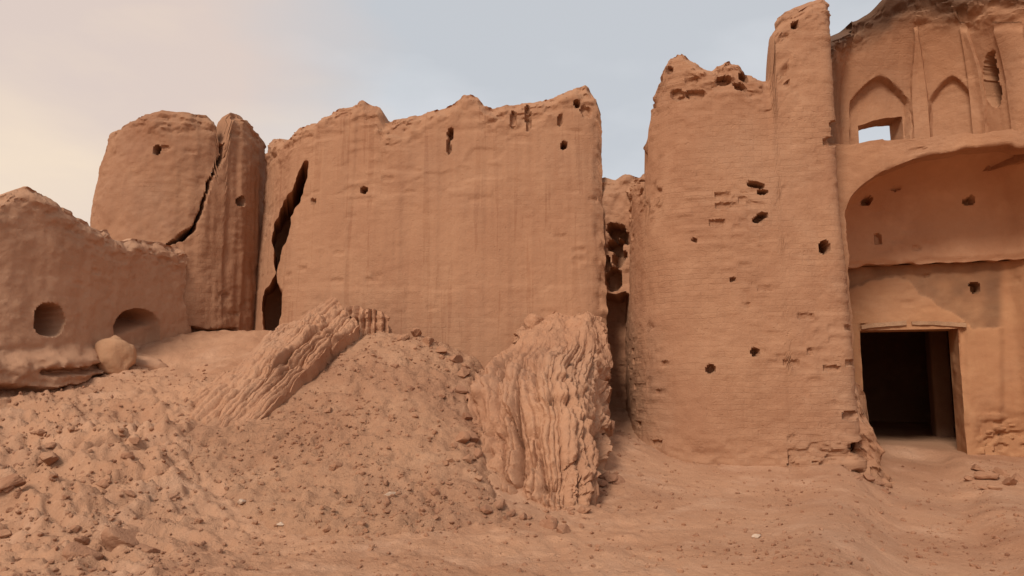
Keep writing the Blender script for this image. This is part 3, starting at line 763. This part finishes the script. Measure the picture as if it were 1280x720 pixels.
def flute_disp(nu, nt, n, amp, seed, along, G, rock=1.0, chunk=.5):
    u, v = np.meshgrid(np.linspace(0, 1, nu), np.linspace(0, 1, nt), indexing='ij')
    ph = u * n + 1.1 * fbm(u * n * .45, v * .6, 0, 3, seed) + .16 * fbm(u * n * .6, v * 7, 0, 3, seed + 1)
    r = np.abs(ph - np.round(ph)) * 2                       # 0 on a rib, 1 in a groove
    g = np.floor(ph + .5)
    depth = .45 + .9 * _hash(g, g * 0, g * 0, seed + 5)
    d = amp * (.5 - r ** 2.2 * depth)
    ph2 = u * n * 2.7 + 1.3 * fbm(u * n, v * 3, 2, 3, seed + 8)
    d = d - amp * .32 * (np.abs(ph2 - np.round(ph2)) * 2) ** 4
    d = d + amp * .7 * fbm(u * n * .5, v * along * .6, 0, 4, seed + 2)
    x, y, z = G[..., 0], G[..., 1], G[..., 2]
    sv = v * (3.2 + 2.5 * _hash(g, g * 0, g * 0, seed + 15)) + 4 * _hash(g, g * 0 + 1, g * 0, seed + 16) + .35 * fbm(u * n * 1.5, v * 6, 0, 3, seed + 17)
    ck = np.floor(sv); fr = np.abs(sv - ck - .5) * 2
    d = d + chunk * (.20 * (_hash(g, ck, g * 0, seed + 18) - .55) - .09 * sstep(.80, .97, fr))
    d = d * (.5 + .7 * sstep(-.25, .3, fbm(u * n * .35, v * along * .5, 5, 3, seed + 3)))
    d = d + rock * .10 * fbm(x * 1.5, y * 1.5, z * 1.5, 3, seed + 4) + rock * .06 * (np.abs(fbm(x * 5, y * 5, z * 4, 3, seed + 6)) - .2) + rock * .045 * fbm(x * 11, y * 11, z * 9, 3, seed + 7)
    d = d + rock * .05 * np.round(2.5 * fbm(x * 4, y * 4, z * 5, 2, seed + 9)) / 2.5
    d = d - rock * .10 * sstep(.25, .5, fbm(x * 3.2, y * 3.2, z * 3.2, 3, seed + 10))
    return d, u, v

def grid_normals(G):
    du, dv = np.gradient(G, axis=0), np.gradient(G, axis=1)
    n = np.cross(du, -dv); n /= np.linalg.norm(n, axis=-1)[..., None] + 1e-9
    return n

rows = [[(655, 405, 14.2), (690, 396, 14.3), (730, 392, 14.3), (750, 394, 14.3)],
        [(630, 446, 12.8), (668, 428, 12.6), (710, 432, 12.5), (746, 430, 12.9), (762, 450, 13.4)],
        [(602, 486, 11.7), (642, 470, 11.3), (690, 465, 11.0), (736, 480, 11.4), (758, 500, 12.4)],
        [(588, 545, 10.9), (640, 545, 10.3), (700, 552, 10.0), (738, 550, 10.5), (757, 540, 11.6)],
        [(582, 604, 10.2), (640, 618, 9.8), (704, 632, 9.45), (742, 604, 10.0), (756, 560, 11.2)],
        [(584, 650, 10.1), (642, 670, 9.7), (708, 690, 9.4), (744, 650, 9.95), (768, 600, 11.1)]]
G = loft(rows, 260, 240)
d, u, v = flute_disp(260, 240, 9, .19, 200, 6, G, .85, 1.0)
fade = sstep(.10, .32, v)
d = d * fade + (1 - fade) * (.12 * fbm(u * 6, v * 9, 0, 4, 210) + .05 * np.round(2 * fbm(u * 9, v * 14, 0, 2, 211)) / 2)
d = d - .35 * np.exp(-(((u - .86) / .06) ** 2)) * sstep(.4, .7, v) * .7
# torn, stepped foot
d = d + sstep(.62, .8, v) * .10 * np.round(2.2 * fbm(u * 8, v * 8, 3, 2, 212)) / 2.2
nrm = grid_normals(G)
ed = 1 - np.minimum(1, np.minimum(u, 1 - u) / .18)
G = G + (.06 + .16 * ed)[..., None] * np.stack([fbm(G[..., 0] * 2.2, G[..., 1] * 2.2, G[..., 2] * 2.6, 4, 221), fbm(G[..., 0] * 2.2, G[..., 1] * 2.2, G[..., 2] * 2.6, 4, 222), fbm(G[..., 0] * 2.2, G[..., 1] * 2.2, G[..., 2] * 2.6, 4, 223)], -1)
Fr = G + nrm * d[..., None]
Bk = G + np.array([0, .9, -.35]); 
o = sheet('fluted_mud_mass', Fr, Bk, M_FLUTE, None, None, 10, jit=.22, sharp=55)
tag(o, 'deeply grooved fan of slumped mud in front of the gap', 'mud mass')

t = thing('fluted_mud_slab', 'slanting ribbed slab of slumped mud running down left from an upright block', 'mud mass', at(400, 430, 13.4))
rows = [[(392, 384, 14.35), (425, 392, 13.9), (446, 425, 13.35)],
        [(340, 412, 14.0), (392, 424, 13.3), (425, 448, 12.8)],
        [(288, 450, 13.0), (350, 455, 12.45), (382, 480, 12.0)],
        [(234, 490, 12.1), (300, 498, 11.5), (330, 520, 11.1)],
        [(186, 526, 11.3), (250, 540, 10.75), (284, 560, 10.35)],
        [(150, 560, 10.5), (220, 585, 10.0), (255, 600, 9.8)]]
G = loft(rows, 150, 260)
d, u, v = flute_disp(150, 260, 7, .17, 300, 9, G, .55, .55)
d = d * (1 - .45 * sstep(.4, .9, v)) + .30 * sstep(0, .6, u) * (1 - sstep(.2, .75, v)) + .05 * np.sin(np.clip(u, 0, 1) * math.pi) - .10 * sstep(.45, 1, v) - .16 * (1 - sstep(0, .35, u)) * sstep(.15, .5, v) - .10 * (1 - sstep(0, .12, u)) - .06 * sstep(.88, 1, u) * sstep(.3, .6, v)
nrm = grid_normals(G); nrm *= np.sign(nrm[..., 2:3])
G = G + .06 * np.stack([fbm(G[..., 0] * 2.2, G[..., 1] * 2.2, G[..., 2] * 2.6, 4, 221 + k) for k in range(3)], -1)
Fr = G + nrm * d[..., None]; Bk = G + np.array([.05, .25, -.55])
sheet('sloping_ribs', Fr, Bk, M_FLUTE, t, None, 6, jit=.1, sharp=55)
def f_blk(px, py, U, Z, H):
    g = U * 7.5 + .5 * fbm(U * 5, Z * 1.5, 0, 2, 310)
    return -.14 * (np.abs(g - np.round(g)) * 2) ** 1.5 + .05 * fbm(U * 6, Z * 6, 0, 3, 311)
wall('upright_block', [(396, 14.2), (402, 13.75), (430, 13.5), (462, 13.45), (484, 13.5), (490, 13.9)],
     [(390, 392), (404, 384), (420, 388), (432, 383), (446, 381), (452, 386), (466, 384), (474, 389), (484, 393), (492, 405)],
     M_FLUTE, t, 1.6, .5, .025, .05, .1, f_blk, .6, 0, 0, 320, ref=410, ragged=.03, round_top=.1)

# ------------------------------------------------------------------ loose lumps, clods and stones
def ico(sub):
    import bmesh
    bm = bmesh.new(); bmesh.ops.create_icosphere(bm, subdivisions=sub, radius=1)
    V = np.array([v.co[:] for v in bm.verts]); Fq = np.array([[v.index for v in f.verts] for f in bm.faces]); bm.free()
    return V, Fq
ICO3, ICO4, ICO2 = ico(3), ico(4), ico(2)
def lump_verts(V, seed, crag=.3, flat=.75, step=True):
    n = V / np.linalg.norm(V, axis=1)[:, None]
    r = 1 + crag * fbm(n[:, 0] * 1.6 + seed * 7.7, n[:, 1] * 1.6, n[:, 2] * 1.6, 4, seed)
    if step: r = r + .12 * np.round(2 * fbm(n[:, 0] * 2.4, n[:, 1] * 2.4 + seed * 3.3, n[:, 2] * 2.4, 2, seed + 3)) / 2
    return n * r[:, None] * np.array([1, .85, flat])
LUMPS = []
def chip_verts(V, seed, npl=13):
    # a broken lump: a ball cut by random planes, its faces then roughened
    rs = np.random.RandomState(seed); n = V / np.linalg.norm(V, axis=1)[:, None]
    r = np.full(len(n), 1.25)
    for k in range(npl):
        a = rs.randn(3); a /= np.linalg.norm(a); h = rs.uniform(.55, .95); c_ = n @ a
        r = np.where(c_ > .05, np.minimum(r, h / np.maximum(c_, .05)), r)
    r = r * (1 + .10 * fbm(n[:, 0] * 3 + seed, n[:, 1] * 3, n[:, 2] * 3, 4, seed))
    return n * r[:, None] * np.array([1, rs.uniform(.65, .9), rs.uniform(.5, .75)])
def lump_mesh(seed, mat, crag=.3, hi=False):
    V, Fq = ICO4
    o = mesh_obj('mud_clod', chip_verts(V, seed), Fq, mat, sharp=32)
    me = o.data; bpy.data.objects.remove(o); return me
for k in range(10): LUMPS.append(lump_mesh(400 + k, M_CLOD, .42))
PALES = [lump_mesh(450 + k, M_PALE, .3) for k in range(3)]
def ground_at(px, py):
    """where the sight line through a pixel meets the built surface"""
    Ys = np.linspace(5, 17, 600)
    P = at(np.full(600, px), np.full(600, py), Ys)
    hit = np.nonzero(P[:, 2] <= surface(P[:, 0], P[:, 1]))[0]
    return P[hit[0]] if len(hit) else None
def clod(name, me, px, py, rpx, label, cat, group=None, sink=.35, sq=(1, 1, 1)):
    p = ground_at(px, py)
    if p is None: return None
    r = rpx / F_PX * p[1]
    o = bpy.data.objects.new(name, me); col.objects.link(o)
    o.location = (p[0], p[1], p[2] + r * (.7 - 2 * sink * .7))
    o.scale = [r * q for q in sq]
    o.rotation_euler = (random.uniform(-.4, .4), random.uniform(-.4, .4), random.uniform(0, 6.28))
    return tag(o, label, cat, group)

# pale round lump standing by the arched recess
p = at(143, 445, 13.5)
V = (.5 * lump_verts(ICO4[0], 477, .45, 1.0, False) + .5 * chip_verts(ICO4[0], 476, 9) * np.array([1, 1.2, 1.6])) * np.array([.33, .28, .40])
o = mesh_obj('tan_lump', V, ICO4[1], M_TAN, sharp=None); o.location = [float(q) for q in p]
tag(o, 'smooth tan rounded lump standing in front of the arched recess', 'lump')
p = at(178, 458, 14.0)
o = mesh_obj('mud_heap', (.5 * lump_verts(ICO4[0], 473, .35, .8) + .5 * chip_verts(ICO4[0], 473)) * np.array([.5, .35, .33]), ICO4[1], M_LOW, sharp=None); o.location = [float(q) for q in p]
tag(o, 'dark earth heap filling the foot of the arched recess', 'heap')

big = [(150, 672, 30, 'largest dark broken clod in the lower left corner'), (62, 572, 17, 'dark clod alone below the low wall'), (183, 690, 20, 'broken clod touching the right of the largest lower left clod'),
       (10, 603, 19, 'long dark clod at the left edge of the picture'), (108, 690, 22, 'rough clod just left of the largest lower left clod'), (128, 604, 9, 'small dark clod right of the clods below the low wall')]
for k, (px, py, r, lab) in enumerate(big):
    clod('mud_clod', LUMPS[k], px, py, r, lab, 'clod', 'large clods in the lower left', .6, (1.1, 1, .9))
crest = [(505, 424, 9), (521, 420, 11), (536, 428, 10), (552, 440, 9), (566, 452, 12), (578, 470, 10), (588, 498, 13), (584, 522, 10), (590, 550, 12), (575, 490, 9)]
for k, (px, py, r) in enumerate(crest):
    clod('mud_clod', LUMPS[k % 10], px, py, r, 'crumbled mud clod on the crest of the mound against the middle wall', 'clod', 'clods along the crest of the mound', .4)
for k, (px, py, r, lab) in enumerate([(488, 620, 6.5, 'small white stone low on the middle of the mound'), (302, 630, 8, 'pale flat stone at the left foot of the mound'), (350, 657, 5, 'tiny pale stone at the front foot of the mound'), (945, 672, 5, 'small pale stone on the smooth slope below the bastion')]):
    clod('pale_stone', PALES[k % 3], px, py, r, lab, 'stone', 'pale stones', .25, (1.2, .9, .7))
# many smaller clods, thickest in the lower left and on the mound
n = 0
while n < 80:
    px, py = random.uniform(-10, 230), random.uniform(535, 718)
    if float(fbm(px * .02, py * .03, 0, 2, 500)) + random.uniform(-.3, .3) < .0: continue
    if clod('mud_clod', random.choice(LUMPS), px, py, random.choice([2.5, 3, 3.5, 4, 5, 6.5, 8]), 'brown mud clod loose on the rough ground of the lower left', 'clod', 'clods strewn over the lower left', .35): n += 1
n = 0
while n < 110:
    px, py = random.uniform(235, 590), random.uniform(440, 665)
    if py < 640 - (px - 235) * .9 and px < 420: continue
    if clod('mud_clod', random.choice(LUMPS), px, py, random.choice([2, 2, 2.5, 3, 3.5, 4.5, 6]), 'crumb of mud lying on the face of the big mound', 'clod', 'clods strewn over the mound', .35): n += 1
n = 0
while n < 40:
    px, py = random.uniform(640, 1275), random.uniform(612, 715)
    if clod('mud_clod', random.choice(LUMPS), px, py, random.choice([1.5, 2, 2.5, 3, 4]), 'small clod on the smoother slope below bastion and gatehouse', 'clod', 'clods strewn over the right hand slope', .4): n += 1
# clods fallen from the foot of the pier and of the fluted mass
for k, (px, py, r) in enumerate([(1086, 600, 9), (1098, 606, 7), (1072, 598, 5), (1108, 616, 5)]):
    clod('fallen_brick', LUMPS[k], px, py, r, 'mud brick crumbled from the foot of the corner pier', 'brick', 'bricks fallen from the corner pier', .3, (1.3, .9, .8))
for k, (px, py, r) in enumerate([(610, 640, 9), (655, 648, 7), (690, 652, 8), (728, 640, 9), (756, 598, 8)]):
    clod('mud_clod', LUMPS[k + 4], px, py, r, 'lump broken from the foot of the fluted mud fan', 'clod', 'lumps at the foot of the fluted mud', .35)

# crumbled stub of the footing beside the doorway
def f_stub(px, py, U, Z, H): return .10 * np.round(2 * fbm(U * 5, Z * 6, 0, 2, 95)) / 2 + .05 * fbm(U * 9, Z * 9, 0, 3, 96)
o = wall('wall_stub', [(1060, 12.6), (1066, 12.3), (1080, 12.2), (1094, 12.22), (1104, 12.4), (1106, 12.8)], [(1050, 470), (1066, 482), (1074, 498), (1080, 512), (1088, 528), (1096, 562), (1104, 592), (1112, 604)],
     M_BAST, None, -.2, .28, .024, .05, .10, f_stub, .6, .6, 0, 97, ref=560, ragged=.05, round_top=.12)
tag(o, 'pale crumbled stub of wall between the corner pier and the black doorway', 'wall stub', None, 'thing')
for k, (px, py, r) in enumerate([(1222, 588, 9), (1236, 598, 12), (1250, 592, 8), (1214, 600, 6), (1262, 606, 10), (1243, 612, 7), (1230, 612, 5), (1272, 600, 8)]):
    clod('fallen_brick', LUMPS[(k + 3) % 10], px, py, r, 'broken mud brick banked at the wall foot right of the black doorway', 'brick', 'bricks right of the doorway', .3, (1.3, .9, .8))
for k in range(34):
    q = random.random()
    px, py = (random.uniform(575, 600), random.uniform(540, 640)) if q < .35 else (random.uniform(590, 770), 0)
    if py == 0: py = np.interp(px, [585, 640, 704, 742, 770], [625, 640, 652, 628, 590]) + random.uniform(-8, 14)
    clod('mud_clod', random.choice(LUMPS), px, py, random.choice([3, 4, 5, 6, 8, 11]), 'lump broken from the foot of the fluted mud fan', 'clod', 'lumps at the foot of the fluted mud', .4)
for k, (px, py, Y, r, lab) in enumerate([(668, 404, 14.15, .20, 'rounded left lump on top of the fluted mud against the wall'), (722, 412, 13.9, .26, 'larger right lump on top of the fluted mud against the wall')]):
    p = at(px, py, Y)
    V = (.5 * lump_verts(ICO4[0], 490 + k, .35, 1.0) + .5 * chip_verts(ICO4[0], 491 + k)) * r
    o = mesh_obj('mud_lump', V, ICO4[1], M_FLUTE, sharp=40); o.location = [float(q) for q in p]
    tag(o, lab, 'lump')
# gravel and crumbs nobody could count
def build_gravel():
    V0, F0 = ico(1)
    vs, fs, off = [], [], 0
    cnt = 6500
    ppx = RNG.uniform(-60, 1340, cnt * 3); Yd = RNG.uniform(5.5, 13.8, cnt * 3)
    P = at(ppx, np.full(cnt * 3, 600.), Yd); x, y = P[:, 0], P[:, 1]
    s = mound_in(x, y)
    pr = np.where(s > 0, 1.0, np.where(ppx < 260, .9, .28)) * (.4 + .6 * (fbm(x * 1.2, y * 1.2, 0, 3, 600) > 0))
    keep = (RNG.rand(cnt * 3) < pr)
    x, y = x[keep][:cnt], y[keep][:cnt]
    z = surface(x, y)
    for k in range(len(x)):
        r = .009 + .028 * RNG.rand() ** 3
        n = V0 * (1 + .5 * (RNG.rand(len(V0), 1) - .5)) * np.array([1, RNG.uniform(.6, 1), RNG.uniform(.5, .9)]) * r
        a = RNG.rand() * 6.28; ca, sa = math.cos(a), math.sin(a)
        n = np.stack([n[:, 0] * ca - n[:, 1] * sa, n[:, 0] * sa + n[:, 1] * ca, n[:, 2]], 1)
        vs.append(n + [x[k], y[k], z[k] + r * .25]); fs.append(F0 + off); off += len(V0)
    o = mesh_obj('gravel', np.concatenate(vs), np.concatenate(fs), M_CLOD, sharp=35)
    tag(o, 'loose gravel and mud crumbs scattered over the slope', 'gravel', None, 'stuff')
build_gravel()

# ------------------------------------------------------------------ sky, sun, camera
SUN_EL, SUN_AZ = R(40), R(-152)            # azimuth from +Y (view axis), clockwise: behind and to the left
w = bpy.data.worlds.new('World'); sc.world = w; w.use_nodes = True
nt = w.node_tree; N, L = nt.nodes, nt.links; N.clear()
out = N.new('ShaderNodeOutputWorld'); bg = N.new('ShaderNodeBackground'); L.new(bg.outputs[0], out.inputs[0])
sky = N.new('ShaderNodeTexSky'); sky.sky_type = 'NISHITA'; sky.sun_disc = False; sky.sun_elevation = SUN_EL; sky.sun_rotation = SUN_AZ
sky.air_density = 1.0; sky.dust_density = 2.0
tc = N.new('ShaderNodeTexCoord')
sx = N.new('ShaderNodeSeparateXYZ'); L.new(tc.outputs['Generated'], sx.inputs[0])
def math_(op, a, b=None, clamp=False):
    m = N.new('ShaderNodeMath'); m.operation = op; m.use_clamp = clamp
    for i, v in enumerate((a, b)):
        if v is None: continue
        if isinstance(v, (int, float)): m.inputs[i].default_value = v
        else: L.new(v, m.inputs[i])
    return m.outputs[0]
mpn = N.new('ShaderNodeMapping'); mpn.inputs['Scale'].default_value = (1, 1, 2.6); L.new(tc.outputs['Generated'], mpn.inputs['Vector'])
def wn(scale, det, loc_=(0, 0, 0)):
    n = N.new('ShaderNodeTexNoise'); n.inputs['Scale'].default_value = scale; n.inputs['Detail'].default_value = det; n.inputs['Roughness'].default_value = .5
    L.new(mpn.outputs[0], n.inputs['Vector']); return n.outputs['Fac']
def rampw(f, stops):
    r = N.new('ShaderNodeValToRGB'); e = r.color_ramp.elements
    while len(e) < len(stops): e.new(.5)
    for k, (p, c_) in enumerate(stops): e[k].position = p * .5; e[k].color = (*c_, 1)
    L.new(math_('MULTIPLY', f, .5), r.inputs[0]); return r.outputs[0]
def mixw(a, b, f):
    x = N.new('ShaderNodeMix'); x.data_type = 'RGBA'
    for v, s in ((a, 6), (b, 7)):
        if isinstance(v, tuple): x.inputs[s].default_value = (*v, 1)
        else: L.new(v, x.inputs[s])
    if isinstance(f, float): x.inputs[0].default_value = f
    else: L.new(f, x.inputs[0])
    return x.outputs[2]
CLOUD = 4.15
left = math_('MULTIPLY_ADD', sx.outputs[0], -2.0); N[-1].inputs[2].default_value = -.12
left = math_('MULTIPLY', left, 1.0, True)                     # 0 at the right, 1 far left
lowb = math_('SUBTRACT', 1.0, math_('MULTIPLY', sx.outputs[2], 1.9), True)
grey = tuple(CLOUD * q for q in (.96, .975, 1.0)); bluec = tuple(CLOUD * q for q in (.74, .765, .80)); cream = tuple(CLOUD * q for q in (1.24, 1.0, .74)); pink = tuple(CLOUD * q for q in (.98, .80, .70))
right_sky = mixw(bluec, grey, rampw(math_('ADD', math_('MULTIPLY', lowb, .8), math_('MULTIPLY', wn(3.2, 6), 1.1)), [(.72, (0, 0, 0)), (1.2, (1, 1, 1))]))
left_sky = mixw(pink, cream, rampw(math_('ADD', math_('MULTIPLY', lowb, .9), math_('MULTIPLY', wn(3.4, 6), .8)), [(.66, (0, 0, 0)), (1.04, (1, 1, 1))]))
cl = mixw(right_sky, left_sky, rampw(math_('ADD', left, math_('MULTIPLY', math_('SUBTRACT', wn(2.6, 4), .5), .7)), [(.12, (0, 0, 0)), (.62, (1, 1, 1))]))
final = mixw(sky.outputs[0], cl, .93)
L.new(final, bg.inputs['Color']); bg.inputs['Strength'].default_value = .1

sl = bpy.data.lights.new('sun', 'SUN'); sl.energy = 1.5; sl.angle = R(16); sl.color = (1, .93, .84)
so = bpy.data.objects.new('sun', sl); col.objects.link(so)
dirv = (math.sin(SUN_AZ) * math.cos(SUN_EL), math.cos(SUN_AZ) * math.cos(SUN_EL), math.sin(SUN_EL))
from mathutils import Vector
so.rotation_euler = Vector(dirv).to_track_quat('Z', 'Y').to_euler()
so.location = (-6, -6, 12)

cam = bpy.data.cameras.new('camera'); cam.sensor_width = 36; cam.lens = 36 * F_PX / 1280; cam.clip_end = 5000; cam.clip_start = .05
co = bpy.data.objects.new('camera', cam); col.objects.link(co)
co.location = (0, 0, EYE); co.rotation_euler = (R(90) + PITCH, 0, 0)
sc.camera = co
vs = sc.view_settings; vs.view_transform = 'Standard'; vs.look = 'None'; vs.gamma = 1; vs.exposure = .92; vs.use_curve_mapping = False
